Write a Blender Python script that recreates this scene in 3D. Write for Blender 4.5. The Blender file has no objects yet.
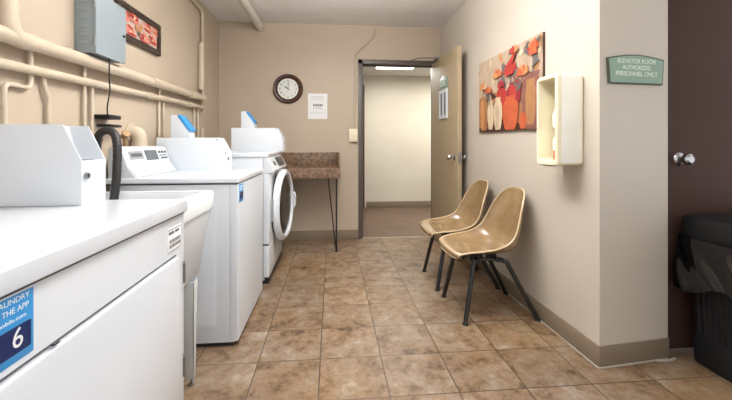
import bpy, bmesh, math, random
from mathutils import Vector, Matrix
random.seed(7)
C = bpy.context.scene.collection
PI = math.pi

# ------------------------------------------------------------------ materials
def lin(c):
    c = c/255.0
    return c/12.92 if c <= 0.04045 else ((c+0.055)/1.055)**2.4
def rgb(r, g, b): return (lin(r), lin(g), lin(b), 1.0)

def mat(name, col, rough=0.5, metal=0.0, var=None, scale=8.0, bump=0.0, bscale=60.0, spec=0.5, coat=0.0, detail=3.0, stretch=None):
    m = bpy.data.materials.new(name); m.use_nodes = True
    nt = m.node_tree; b = nt.nodes['Principled BSDF']
    b.inputs['Base Color'].default_value = rgb(*col)
    b.inputs['Roughness'].default_value = rough
    b.inputs['Metallic'].default_value = metal
    b.inputs['Specular IOR Level'].default_value = spec
    b.inputs['Coat Weight'].default_value = coat
    tc = nt.nodes.new('ShaderNodeTexCoord'); vec = tc.outputs['Object']
    if stretch:
        mp = nt.nodes.new('ShaderNodeMapping'); mp.inputs['Scale'].default_value = stretch
        nt.links.new(vec, mp.inputs['Vector']); vec = mp.outputs['Vector']
    if var is None:
        var = tuple(max(0, c-5) for c in col)
    n = nt.nodes.new('ShaderNodeTexNoise'); n.inputs['Scale'].default_value = scale; n.inputs['Detail'].default_value = detail
    nt.links.new(vec, n.inputs['Vector'])
    r = nt.nodes.new('ShaderNodeValToRGB')
    r.color_ramp.elements[0].position = 0.35; r.color_ramp.elements[0].color = rgb(*var)
    r.color_ramp.elements[1].position = 0.65; r.color_ramp.elements[1].color = rgb(*col)
    nt.links.new(n.outputs['Fac'], r.inputs['Fac']); nt.links.new(r.outputs['Color'], b.inputs['Base Color'])
    if bump:
        n2 = nt.nodes.new('ShaderNodeTexNoise'); n2.inputs['Scale'].default_value = bscale; n2.inputs['Detail'].default_value = 4
        nt.links.new(vec, n2.inputs['Vector'])
        bp = nt.nodes.new('ShaderNodeBump'); bp.inputs['Strength'].default_value = bump; bp.inputs['Distance'].default_value = 0.01
        nt.links.new(n2.outputs['Fac'], bp.inputs['Height']); nt.links.new(bp.outputs['Normal'], b.inputs['Normal'])
    return m

def emit(name, col, s):
    m = bpy.data.materials.new(name); m.use_nodes = True
    b = m.node_tree.nodes['Principled BSDF']
    b.inputs['Base Color'].default_value = rgb(*col)
    b.inputs['Emission Color'].default_value = rgb(*col); b.inputs['Emission Strength'].default_value = s
    return m

TILE = 0.3097; TX = 0.2505; TY = 1.586
def tile_mat(name, pal, grout, mottled=1.0):
    m = bpy.data.materials.new(name); m.use_nodes = True
    nt = m.node_tree; b = nt.nodes['Principled BSDF']; L = nt.links.new
    tc = nt.nodes.new('ShaderNodeTexCoord')
    mp = nt.nodes.new('ShaderNodeMapping'); mp.inputs['Location'].default_value = (-TX + TILE*20, -TY + TILE*20, 0)
    L(tc.outputs['Object'], mp.inputs['Vector'])
    br = nt.nodes.new('ShaderNodeTexBrick'); br.offset = 0; br.squash = 1
    br.inputs['Scale'].default_value = 1; br.inputs['Brick Width'].default_value = TILE; br.inputs['Row Height'].default_value = TILE
    br.inputs['Mortar Size'].default_value = 0.0032; br.inputs['Mortar Smooth'].default_value = 0.3
    br.inputs['Color1'].default_value = (0.30, 0.30, 0.30, 1); br.inputs['Color2'].default_value = (0.62, 0.62, 0.62, 1)
    br.inputs['Mortar'].default_value = (0.45, 0.45, 0.45, 1)
    L(mp.outputs['Vector'], br.inputs['Vector'])
    # per-tile offset of the cloud pattern
    n1 = nt.nodes.new('ShaderNodeTexNoise'); n1.inputs['Scale'].default_value = 7.5; n1.inputs['Detail'].default_value = 12; n1.inputs['Roughness'].default_value = 0.78
    n1.inputs['Distortion'].default_value = 0.15; n1.noise_dimensions = '4D'
    ml = nt.nodes.new('ShaderNodeMath'); ml.operation = 'MULTIPLY'; ml.inputs[1].default_value = 6.0
    L(br.outputs['Color'], ml.inputs[0]); L(ml.outputs[0], n1.inputs['W'])
    L(tc.outputs['Object'], n1.inputs['Vector'])
    n2 = nt.nodes.new('ShaderNodeTexNoise'); n2.inputs['Scale'].default_value = 1.1; n2.inputs['Detail'].default_value = 2
    L(tc.outputs['Object'], n2.inputs['Vector'])
    r = nt.nodes.new('ShaderNodeValToRGB'); el = r.color_ramp.elements
    el[0].position = 0.36; el[0].color = rgb(*pal[0]); el[1].position = 0.64; el[1].color = rgb(*pal[-1])
    for i, c in enumerate(pal[1:-1]):
        e = el.new(0.36 + 0.28*(i+1)/(len(pal)-1)); e.color = rgb(*c)
    L(n1.outputs['Fac'], r.inputs['Fac'])
    # warm / cool tint drifting between tiles
    r2 = nt.nodes.new('ShaderNodeValToRGB'); r2.color_ramp.elements[0].position = 0.38; r2.color_ramp.elements[1].position = 0.62
    r2.color_ramp.elements[0].color = (0.93, 0.97, 1.08, 1); r2.color_ramp.elements[1].color = (1.05, 0.99, 0.90, 1)
    L(n2.outputs['Fac'], r2.inputs['Fac'])
    mx = nt.nodes.new('ShaderNodeMix'); mx.data_type = 'RGBA'; mx.blend_type = 'MULTIPLY'; mx.inputs['Factor'].default_value = mottled
    L(r.outputs['Color'], mx.inputs[6]); L(r2.outputs['Color'], mx.inputs[7])
    bt = nt.nodes.new('ShaderNodeMapRange'); bt.inputs['From Min'].default_value = 0.3; bt.inputs['From Max'].default_value = 0.62
    bt.inputs['To Min'].default_value = 0.9; bt.inputs['To Max'].default_value = 1.08
    L(br.outputs['Color'], bt.inputs['Value'])
    mv = nt.nodes.new('ShaderNodeMix'); mv.data_type = 'RGBA'; mv.blend_type = 'MULTIPLY'; mv.inputs['Factor'].default_value = 1
    L(mx.outputs[2], mv.inputs[6]); L(bt.outputs[0], mv.inputs[7])
    mg = nt.nodes.new('ShaderNodeMix'); mg.data_type = 'RGBA'
    L(br.outputs['Fac'], mg.inputs[0]); L(mv.outputs[2], mg.inputs[6]); mg.inputs[7].default_value = rgb(*grout)
    L(mg.outputs[2], b.inputs['Base Color'])
    rr = nt.nodes.new('ShaderNodeMapRange'); rr.inputs['To Min'].default_value = 0.30; rr.inputs['To Max'].default_value = 0.50
    L(n1.outputs['Fac'], rr.inputs['Value']); L(rr.outputs[0], b.inputs['Roughness'])
    ad = nt.nodes.new('ShaderNodeMath'); ad.operation = 'MULTIPLY_ADD'; ad.inputs[1].default_value = -1.0
    L(br.outputs['Fac'], ad.inputs[0]); L(n1.outputs['Fac'], ad.inputs[2])
    bp = nt.nodes.new('ShaderNodeBump'); bp.inputs['Strength'].default_value = 0.25; bp.inputs['Distance'].default_value = 0.003
    L(ad.outputs[0], bp.inputs['Height']); L(bp.outputs['Normal'], b.inputs['Normal'])
    return m

M = {}
M['floor'] = tile_mat('stone_tile', [(72, 54, 38), (112, 88, 64), (135, 110, 84), (141, 124, 104), (162, 146, 127)], (76, 62, 50), 1.0)
M['hallfloor'] = tile_mat('hall_tile', [(74, 54, 42), (104, 82, 66), (126, 102, 84)], (84, 66, 54), 0.6)
M['wall'] = mat('painted_wall_beige', (188, 173, 153), 0.55, var=(184, 168, 148), scale=1.2, bump=0.12, bscale=90)
M['wall_r'] = mat('painted_wall_pale', (198, 189, 176), 0.5, var=(194, 184, 171), scale=1.5, bump=0.12, bscale=90)
M['hallwall'] = mat('hall_wall_cream', (212, 205, 189), 0.6, var=(206, 198, 181), scale=1.5, bump=0.1, bscale=60, stretch=(1, 1, 3))
M['ceiling'] = mat('ceiling_paint', (232, 231, 230), 0.8, var=(227, 226, 224), scale=6, bump=0.3, bscale=140)
M['base'] = mat('vinyl_base', (133, 118, 100), 0.45, var=(127, 112, 94), scale=5)
M['caulk'] = mat('caulk', (166, 156, 144), 0.6)
M['thresh'] = mat('threshold_strip', (168, 154, 138), 0.5)
M['frame'] = mat('door_frame_paint', (92, 83, 76), 0.4)
M['browndoor'] = mat('brown_door_paint', (76, 55, 48), 0.5, var=(72, 51, 44), scale=2, spec=0.2)
M['doorleaf'] = mat('tan_door_paint', (166, 148, 119), 0.6, var=(166, 148, 119), scale=3)
M['dooredge'] = mat('door_edge', (110, 98, 82), 0.45)
M['white'] = mat('white_enamel', (218, 223, 229), 0.22, var=(215, 220, 227), scale=3, coat=0.3)
M['white2'] = mat('white_enamel_satin', (214, 219, 225), 0.38, var=(211, 216, 222), scale=3)
M['consolew'] = mat('console_plastic', (204, 208, 213), 0.4)
M['greyp'] = mat('grey_plastic', (150, 153, 156), 0.45)
M['steelp'] = mat('bare_grey_panel', (128, 131, 134), 0.4, var=(112, 115, 118), scale=14)
M['dark'] = mat('dark_plastic', (44, 46, 49), 0.35)
M['display'] = mat('display_grey', (92, 95, 98), 0.25)
M['seam'] = mat('seam_shadow_gap', (70, 70, 72), 0.7)
M['black'] = mat('black_plastic', (27, 28, 30), 0.42, var=(22, 23, 25), scale=15, spec=0.35)
M['hose'] = mat('black_rubber', (42, 42, 43), 0.45)
M['bag'] = mat('black_liner_film', (12, 12, 14), 0.13, var=(9, 9, 11), spec=0.6, scale=20, bump=0.05, bscale=12)
M['metalblk'] = mat('black_steel', (26, 26, 27), 0.3, coat=0.3)
M['chrome'] = mat('brushed_metal', (190, 190, 192), 0.22, 1.0)
M['steel'] = mat('dull_steel', (150, 150, 150), 0.4, 1.0)
M['pipe'] = mat('pipe_paint', (196, 181, 160), 0.45, var=(190, 174, 152), scale=12, bump=0.15, bscale=50)
M['pipe_c'] = mat('ceiling_pipe_paint', (212, 206, 196), 0.5, var=(206, 199, 188), scale=9, bump=0.15, bscale=50)
M['elec'] = mat('grey_steel_paint', (142, 153, 158), 0.4, var=(138, 149, 154), scale=6)
M['tub'] = mat('tub_plastic', (222, 226, 229), 0.35, var=(218, 222, 225), scale=5)
M['tub_in'] = mat('tub_leg_paint', (196, 197, 196), 0.45)
M['blue'] = mat('blue_label', (58, 150, 214), 0.35, var=(52, 143, 208))
M['navy'] = mat('navy_label', (24, 44, 96), 0.35)
M['ink_w'] = mat('white_ink', (240, 243, 246), 0.5)
M['ink_g'] = mat('grey_ink', (110, 112, 116), 0.6)
M['ink_l'] = mat('pale_ink', (186, 188, 192), 0.6)
M['paper'] = mat('paper', (236, 238, 240), 0.7)
M['laminate'] = mat('granite_laminate', (142, 114, 88), 0.35, var=(86, 64, 48), scale=34, detail=12)
M['shell'] = mat('tan_fibreglass', (152, 126, 92), 0.22, var=(140, 114, 80), scale=14, coat=0.6, detail=6, stretch=(1, 1, 1))
M['shellrim'] = mat('shell_edge_highlight', (206, 182, 146), 0.3, coat=0.4)  # paler than the shell: highlight along the rolled edge put into the colour
M['cream'] = mat('cream_plastic', (236, 228, 200), 0.4, var=(232, 223, 193), scale=6)
M['creamside'] = mat('cream_panel', (236, 234, 224), 0.4)
M['sign'] = mat('sage_sign', (136, 160, 142), 0.45, var=(131, 155, 137), scale=20)
M['sign_edge'] = mat('sign_border', (72, 78, 66), 0.4)
M['sign_ink'] = mat('sign_lettering', (208, 222, 208), 0.5)
M['wood'] = mat('dark_mahogany', (74, 38, 28), 0.25, var=(58, 28, 20), scale=10, coat=0.5, stretch=(1, 1, 4))
M['clockface'] = mat('clock_dial', (222, 224, 220), 0.5)
M['glass'] = mat('dark_door_glass', (52, 46, 41), 0.15, var=(40, 35, 31), scale=6, spec=0.35)
M['void'] = mat('drum_dark', (30, 30, 32), 0.6)
M['brass'] = mat('brass_valve', (150, 118, 80), 0.45, 0.3)
M['red'] = mat('red_plastic', (140, 66, 58), 0.5)
M['orangeb'] = mat('orange_plastic', (188, 118, 78), 0.45)
M['tube'] = emit('lit_diffuser', (255, 252, 244), 9.0)
M['pfram'] = mat('picture_frame_dark', (62, 50, 42), 0.35, var=(46, 36, 30), scale=20)
M['wing'] = mat('wire_glass', (60, 66, 66), 0.15)

# painting paints
P = {}
for k, c, v in [('bg', (186, 166, 144), (150, 118, 94)), ('bg2', (160, 112, 78), (118, 76, 56)), ('tan', (166, 120, 78), (132, 86, 54)),
                ('creamv', (206, 188, 158), (168, 136, 104)), ('orange', (190, 92, 54), (160, 66, 40)), ('lorange', (200, 138, 88), (172, 102, 62)),
                ('red', (176, 52, 44), (146, 38, 38)), ('crimson', (150, 36, 50), (120, 26, 40)), ('leaf', (104, 98, 96), (74, 70, 68)),
                ('plum', (130, 84, 74), (104, 62, 56)), ('dk', (78, 48, 38), (54, 32, 26)), ('pinkw', (190, 172, 160), (172, 142, 130)), ('salmon', (208, 128, 108), (184, 86, 70))]:
    P[k] = mat('paint_'+k, c, 0.6, var=tuple((a*2+b)/3 for a, b in zip(c, v)), scale=16, detail=8)
M.update({'p_'+k: v for k, v in P.items()})

# ------------------------------------------------------------------ helpers
def wloc(o):
    v = Vector((0, 0, 0))
    while o is not None:
        v = v + o.location; o = o.parent
    return v

def link(name, bm, m, parent=None, smooth=35, origin=None):
    """link the bmesh (world coordinates) as ONE object; local to its parent"""
    me = bpy.data.meshes.new(name)
    bmesh.ops.recalc_face_normals(bm, faces=bm.faces)
    off = Vector((0, 0, 0))
    if parent is not None: off = wloc(parent)
    if origin is None:
        vs = [v.co for v in bm.verts]
        lo = [min(v[i] for v in vs) for i in range(3)]; hi = [max(v[i] for v in vs) for i in range(3)]
        origin = Vector(((lo[0]+hi[0])/2, (lo[1]+hi[1])/2, lo[2]))
    origin = Vector(origin)
    bmesh.ops.translate(bm, verts=bm.verts, vec=-origin)
    bm.to_mesh(me); bm.free()
    for x in (m if isinstance(m, (list, tuple)) else [m]):
        me.materials.append(M[x] if isinstance(x, str) else x)
    if smooth:
        for p in me.polygons: p.use_smooth = True
        me.set_sharp_from_angle(angle=math.radians(smooth))
    o = bpy.data.objects.new(name, me); C.objects.link(o)
    if parent is not None: o.parent = parent
    o.location = origin - off
    return o

def tag(o, label=None, cat=None, group=None, kind=None):
    if label: o['label'] = label
    if cat: o['category'] = cat
    if group: o['group'] = group
    if kind: o['kind'] = kind
    return o
def thing(name, label, cat, loc, group=None):
    o = bpy.data.objects.new(name, None); C.objects.link(o); o.location = loc
    o.empty_display_size = 0.1
    return tag(o, label, cat, group)
def struct(name, bm, m, parent=None, smooth=35, origin=None):
    o = link(name, bm, m, parent, smooth, origin)
    if parent is None: o['kind'] = 'structure'
    return o

def add(bm, tmp, mi=0, mtx=None):
    if mtx is not None: bmesh.ops.transform(tmp, matrix=mtx, verts=tmp.verts)
    for f in tmp.faces: f.material_index = mi
    me = bpy.data.meshes.new('t'); tmp.to_mesh(me); tmp.free(); bm.from_mesh(me); bpy.data.meshes.remove(me)
    return bm
def box(x0, x1, y0, y1, z0, z1, bev=0.0, seg=2, bm=None, mi=0, mtx=None):
    t = bmesh.new()
    bmesh.ops.create_cube(t, size=1)
    for v in t.verts:
        v.co = Vector((x0 if v.co.x < 0 else x1, y0 if v.co.y < 0 else y1, z0 if v.co.z < 0 else z1))
    if bev: bmesh.ops.bevel(t, geom=t.edges[:], offset=bev, segments=seg, profile=0.6, affect='EDGES')
    bmesh.ops.recalc_face_normals(t, faces=t.faces)
    return add(bm if bm is not None else bmesh.new(), t, mi, mtx)
def prism(pts, axis, a, b, bev=0.0, seg=2, bm=None, mi=0, mtx=None, both=None):
    """extrude 2D polygon; axis 'y': pts are (x,z); 'x': (y,z); 'z': (x,y)"""
    def mk(p, q):
        return Vector((p[0], q, p[1])) if axis == 'y' else Vector((q, p[0], p[1])) if axis == 'x' else Vector((p[0], p[1], q))
    t = bmesh.new()
    A = [t.verts.new(mk(p, a)) for p in pts]; B = [t.verts.new(mk(p, b)) for p in (both or pts)]
    n = len(pts); t.faces.new(A); t.faces.new(B[::-1])
    for i in range(n): t.faces.new((A[i], A[(i+1) % n], B[(i+1) % n], B[i]))
    bmesh.ops.recalc_face_normals(t, faces=t.faces)
    if bev: bmesh.ops.bevel(t, geom=t.edges[:], offset=bev, segments=seg, profile=0.6, affect='EDGES')
    return add(bm if bm is not None else bmesh.new(), t, mi, mtx)
def rrect(x0, x1, y0, y1, r, n=5):
    out = []
    for cx, cy, a0 in ((x1-r, y1-r, 0), (x0+r, y1-r, 90), (x0+r, y0+r, 180), (x1-r, y0+r, 270)):
        for i in range(n+1):
            a = math.radians(a0+90*i/n); out.append((cx+r*math.cos(a), cy+r*math.sin(a)))
    return out
def smoothpath(pts, n=6):
    P_ = [Vector(p) for p in pts]; out = []
    for i in range(len(P_)-1):
        p0 = P_[max(i-1, 0)]; p1 = P_[i]; p2 = P_[i+1]; p3 = P_[min(i+2, len(P_)-1)]
        for k in range(n):
            t = k/n
            out.append(0.5*((2*p1)+(p2-p0)*t+(2*p0-5*p1+4*p2-p3)*t*t+(-p0+3*p1-3*p2+p3)*t**3))
    out.append(P_[-1]); return out
def tube(pts, r, n=14, bm=None, mi=0, cap=True, closed=False, rfun=None):
    t = bmesh.new(); pts = [Vector(p) for p in pts]; rings = []
    N = len(pts); up = None
    for i, p in enumerate(pts):
        if closed: d = (pts[(i+1) % N]-pts[i-1]).normalized()
        else: d = (pts[min(i+1, N-1)]-pts[max(i-1, 0)]).normalized()
        if up is None:
            up = Vector((0, 0, 1)) if abs(d.z) < 0.9 else Vector((1, 0, 0))
        s = d.cross(up).normalized(); up = s.cross(d).normalized()
        rr = rfun(i) if rfun else r
        rings.append([t.verts.new(p+rr*(math.cos(2*PI*k/n)*s+math.sin(2*PI*k/n)*up)) for k in range(n)])
    for i in range(N if closed else N-1):
        A = rings[i]; B = rings[(i+1) % N]
        for k in range(n): t.faces.new((A[k], A[(k+1) % n], B[(k+1) % n], B[k]))
    if cap and not closed: t.faces.new(rings[0][::-1]); t.faces.new(rings[-1])
    bmesh.ops.recalc_face_normals(t, faces=t.faces)
    return add(bm if bm is not None else bmesh.new(), t, mi)
def lathe(prof, mtx, n=40, bm=None, mi=0):
    """profile of (radius, height) about local Z, placed with mtx"""
    t = bmesh.new(); rings = []
    for r, h in prof:
        if r < 1e-6: rings.append([t.verts.new((0, 0, h))])
        else: rings.append([t.verts.new((r*math.cos(2*PI*k/n), r*math.sin(2*PI*k/n), h)) for k in range(n)])
    for A, B in zip(rings, rings[1:]):
        for k in range(n):
            k2 = (k+1) % n
            if len(A) == 1 and len(B) == 1: continue
            if len(A) == 1: t.faces.new((A[0], B[k2], B[k]))
            elif len(B) == 1: t.faces.new((A[k], A[k2], B[0]))
            else: t.faces.new((A[k], A[k2], B[k2], B[k]))
    bmesh.ops.recalc_face_normals(t, faces=t.faces)
    return add(bm if bm is not None else bmesh.new(), t, mi, mtx)
def axis_m(o, z, x=None):
    z = Vector(z).normalized(); x = Vector(x) if x else (Vector((0, 0, 1)) if abs(z.z) < 0.9 else Vector((1, 0, 0)))
    y = z.cross(x).normalized(); x = y.cross(z).normalized()
    m = Matrix((x, y, z)).transposed().to_4x4(); m.translation = Vector(o); return m
def text(name, s, o, right, up, size, m, parent, depth=0.0006, bold=0.0, width=None):
    cu = bpy.data.curves.new('txt', 'FONT'); cu.body = s; cu.size = size; cu.align_x = 'CENTER'; cu.align_y = 'CENTER'
    cu.extrude = depth; cu.offset = bold
    ob = bpy.data.objects.new('txt', cu); C.objects.link(ob)
    dg = bpy.context.evaluated_depsgraph_get(); me = bpy.data.meshes.new_from_object(ob.evaluated_get(dg))
    bpy.data.objects.remove(ob); bpy.data.curves.remove(cu)
    bm = bmesh.new(); bm.from_mesh(me); bpy.data.meshes.remove(me)
    if width:
        xs = [v.co.x for v in bm.verts]; k = width/(max(xs)-min(xs))
        for v in bm.verts: v.co.x *= k
    right = Vector(right).normalized(); up = Vector(up).normalized(); nrm = right.cross(up)
    mt = Matrix((right, up, nrm)).transposed().to_4x4(); mt.translation = Vector(o)
    bmesh.ops.transform(bm, matrix=mt, verts=bm.verts)
    return link(name, bm, m, parent, smooth=0)

# ------------------------------------------------------------------ camera (level lens, dropped with shift so uprights stay upright)
YAW = math.radians(5.25)
cam = bpy.data.cameras.new('camera'); co = bpy.data.objects.new('camera', cam); C.objects.link(co)
co.location = (0, 0, 1.10); co.rotation_euler = (PI/2, 0, -YAW)
cam.sensor_width = 36; cam.lens = 370/732*36; cam.shift_y = -57/732; cam.clip_start = 0.02
bpy.context.scene.camera = co

# ------------------------------------------------------------------ room shell
ZC = 2.455; YB = 4.25; XL = -1.255
def xr(y): return 1.262 + (YB-y)*0.0169      # the right wall runs a touch out of square
XC, YC = xr(1.70), 1.70                      # its outer corner
struct('floor', box(-1.4, 3.2, -1.6, YB+0.02, -0.05, 0), 'floor', origin=(0, 0, 0))
struct('ceiling', box(-1.4, 3.2, -1.6, YB+0.12, ZC, ZC+0.05), 'ceiling')
struct('wall_left', box(XL-0.1, XL, -1.6, YB+0.12, 0, ZC), 'wall')
DX0, DX1, DZ = 0.30, 1.240, 2.062             # outer edges of the door frame
bm = box(XL, DX0, YB, YB+0.12, 0, ZC)
box(DX1, 1.45, YB, YB+0.12, 0, ZC, bm=bm); box(DX0, DX1, YB, YB+0.12, DZ, ZC, bm=bm)
struct('wall_back', bm, 'wall')
# right wall then the stub facing the camera, then the brown door's wall
YD = 1.80
bm = prism([(xr(YB), YB), (XC, YC), (1.712, 1.745), (1.712, YD+0.06), (XC+0.14, YD+0.06), (XC+0.10, YB)], 'z', 0, ZC)
struct('wall_right', bm, 'wall_r')
bm = box(2.72, 3.2, YD-0.02, YD+0.1, 0, ZC); box(1.70, 2.74, YD-0.02, YD+0.1, 2.12, ZC, bm=bm)
struct('wall_right_far', bm, 'wall_r')
# baseboards
def base_poly(p0, p1, nrm, name, h=0.105, th=0.008, ext=0):
    p0 = Vector(p0); p1 = Vector(p1); n = Vector(nrm).normalized()
    q = [p0, p1, p1+n*th, p0+n*th]
    struct(name, prism([(v.x, v.y) for v in q], 'z', 0.004, h, bev=0.002), 'base')
base_poly((-1.25, YB), (DX0, YB), (0, -1), 'baseboard_back')
wr = Vector((XC-xr(YB), YC-YB)).normalized()
base_poly((xr(YB-0.02), YB-0.02), (XC, YC-0.007), (-1, 0), 'baseboard_right')
base_poly((XC-0.007, YC-0.0008), (1.712, 1.745), (0.11, -1), 'baseboard_front')
bm = tube([(xr(4.1)-0.012, 4.1, 0.003), (XC-0.014, YC-0.012, 0.003)], 0.005, 8)
tube([(XC-0.014, YC-0.012, 0.003), (1.70, 1.733, 0.003)], 0.005, 8, bm=bm)
tube([(1.62, 1.722, 0.005), (1.66, 1.712, 0.006), (1.70, 1.716, 0.004), (1.735, 1.73, 0.004)], 0.007, 8, bm=bm)
struct('trim_1', bm, 'caulk')
# door frame in the back wall
bm = box(DX0, DX0+0.05, YB-0.012, YB+0.13, 0, DZ, 0.003); box(DX1-0.05, DX1, YB-0.012, YB+0.13, 0, DZ, 0.003, bm=bm)
box(DX0, DX1, YB-0.012, YB+0.13, DZ-0.05, DZ, 0.003, bm=bm)
box(DX0+0.045, DX0+0.062, YB+0.06, YB+0.09, 0, DZ-0.05, bm=bm); box(DX0+0.05, DX1-0.05, YB+0.06, YB+0.09, DZ-0.065, DZ-0.045, bm=bm)
struct('trim_2', bm, 'frame')
struct('trim_3', box(DX0+0.05, DX1-0.05, YB-0.01, YB+0.03, 0.0, 0.004, 0.001), 'thresh')   # threshold
# faint joint across the ceiling
struct('trim_4', box(-0.475, -0.460, 0.5, YB, ZC-0.003, ZC+0.001, 0.001), 'ceiling')

# hall beyond
YH = 6.28
struct('floor_hall', box(-1.4, 3.0, YB+0.02, YH+0.1, -0.05, 0), 'hallfloor', origin=(0, 0, 0))
struct('ceiling_hall', box(-1.4, 3.0, YB+0.12, YH, 2.255, 2.30), 'ceiling')
struct('wall_hall', box(-1.4, 3.0, YH, YH+0.1, 0, 2.30), 'hallwall')
struct('wall_hall_left', box(-1.5, -1.4, YB+0.1, YH, 0, 2.30), 'hallwall')
struct('wall_hall_right', box(3.0, 3.1, YB+0.1, YH, 0, 2.30), 'hallwall')
struct('baseboard_hall', box(0.58, 3.0, YH-0.01, YH, 0.004, 0.10, 0.002), 'base')
struct('trim_5', box(-0.42, 0.55, YH-0.03, YH, 0, 2.09, 0.004), 'browndoor')
d3 = struct('door_3', box(-0.36, 0.52, YH-0.045, YH-0.03, 0.01, 2.04, 0.003), 'browndoor')
link('door_knob', lathe([(0, 0.0), (0.03, 0.002), (0.014, 0.012), (0.014, 0.03), (0.028, 0.045), (0.022, 0.065), (0, 0.07)], axis_m((-0.29, YH-0.045, 0.98), (0, -1, 0)), 20), 'chrome', d3)
hl = thing('ceiling_light', 'lit slim white ceiling light in the hallway beyond the door', 'ceiling light', (0.92, 5.35, 2.255))
link('light_housing', box(0.64, 1.20, 5.25, 5.45, 2.225, 2.256, 0.004), 'white2', hl)
link('diffuser', prism(rrect(5.26, 5.44, 2.195, 2.235, 0.015), 'x', 0.65, 1.19), 'tube', hl)

# ------------------------------------------------------------------ tan door, open against the right wall
def leafx(y): return 1.150 + (4.19-y)*0.010
ly0, ly1, lt = 3.345, 4.19, 0.044
bm = prism([(leafx(ly1), ly1), (leafx(ly0), ly0), (leafx(ly0)+lt, ly0), (leafx(ly1)+lt, ly1)], 'z', 0.012, 2.008, bev=0.002)
leaf = struct('door_1', bm, 'doorleaf')
# window with white frame, sign above, knobs, closer arm
xa = leafx(3.75)
bm = bmesh.new()
for a in ((3.615, 3.645, 1.35, 1.65), (3.845, 3.875, 1.35, 1.65), (3.645, 3.845, 1.35, 1.385), (3.645, 3.845, 1.615, 1.65), (3.725, 3.765, 1.385, 1.615)):
    box(xa-0.016, xa+0.002, *a, 0.003, bm=bm)
wf = link('window_frame', bm, 'consolew', leaf)
tag(wf, 'pale frame around two narrow dark panes')
link('window_pane', box(xa-0.006, xa+0.001, 3.64, 3.85, 1.38, 1.62), 'wing', leaf)
sp = link('sign_plate', prism([(3.62, 1.665), (3.88, 1.665), (3.88, 1.765), (3.75, 1.80), (3.62, 1.765)], 'x', xa-0.008, xa+0.001, 0.002), 'sign', leaf)
tag(sp, 'small sage green plate on the door')
bm = bmesh.new()
for z, h in ((1.75, 0.085), (1.728, 0.07), (1.70, 0.09)):
    for j in range(5): box(xa-0.010, xa-0.007, 3.75-h+j*h*0.42, 3.75-h+j*h*0.42+h*0.3, z-0.007, z+0.007, bm=bm)
link('lettering', bm, 'sign_ink', sp, smooth=0)
KP = [(0, 0.0), (0.033, 0.0), (0.033, 0.006), (0.014, 0.012), (0.013, 0.032), (0.026, 0.042), (0.029, 0.054), (0.024, 0.066), (0.012, 0.070), (0, 0.071)]
link('door_knob', lathe(KP, axis_m((leafx(3.42), 3.42, 0.965), (-1, 0, 0)), 24), 'chrome', leaf)
link('door_knob', lathe(KP, axis_m((leafx(3.42)+lt, 3.42, 0.965), (1, 0, 0)), 24), 'chrome', leaf)
link('latch_plate', box(leafx(ly0)+0.008, leafx(ly0)+0.036, ly0-0.003, ly0+0.001, 0.91, 1.02, 0.001), 'steel', leaf)
bm = tube([(0.86, YB-0.02, 2.04), (0.98, YB-0.14, 2.062), (1.14, 3.98, 2.036)], 0.006, 8)
box(1.13, 1.16, 3.90, 4.03, 2.007, 2.034, 0.004, bm=bm)
link('door_closer_arm', bm, 'steel', leaf)
for z in (0.25, 1.0, 1.75): link('hinge', tube([(leafx(ly1)+0.03, ly1+0.012, z-0.05), (leafx(ly1)+0.03, ly1+0.012, z+0.05)], 0.008, 10), 'steel', leaf)

# brown door at the right
d2 = struct('door_2', box(1.715, 2.72, YD, YD+0.045, 0.012, 2.10, 0.002), 'browndoor')
bm = box(1.7125, 1.722, YD-0.004, YD+0.001, 1.10, 1.19, 0.001)
link('latch_plate', bm, 'steel', d2)
link('door_knob', lathe([(0, 0), (0.034, 0), (0.035, 0.006), (0.028, 0.014), (0.015, 0.018), (0.015, 0.032), (0.027, 0.040), (0.030, 0.05), (0.028, 0.064), (0.017, 0.072), (0.010, 0.070), (0, 0.070)],
     axis_m((1.828, YD, 1.016), (0, -1, 0)), 28), 'chrome', d2)

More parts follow.
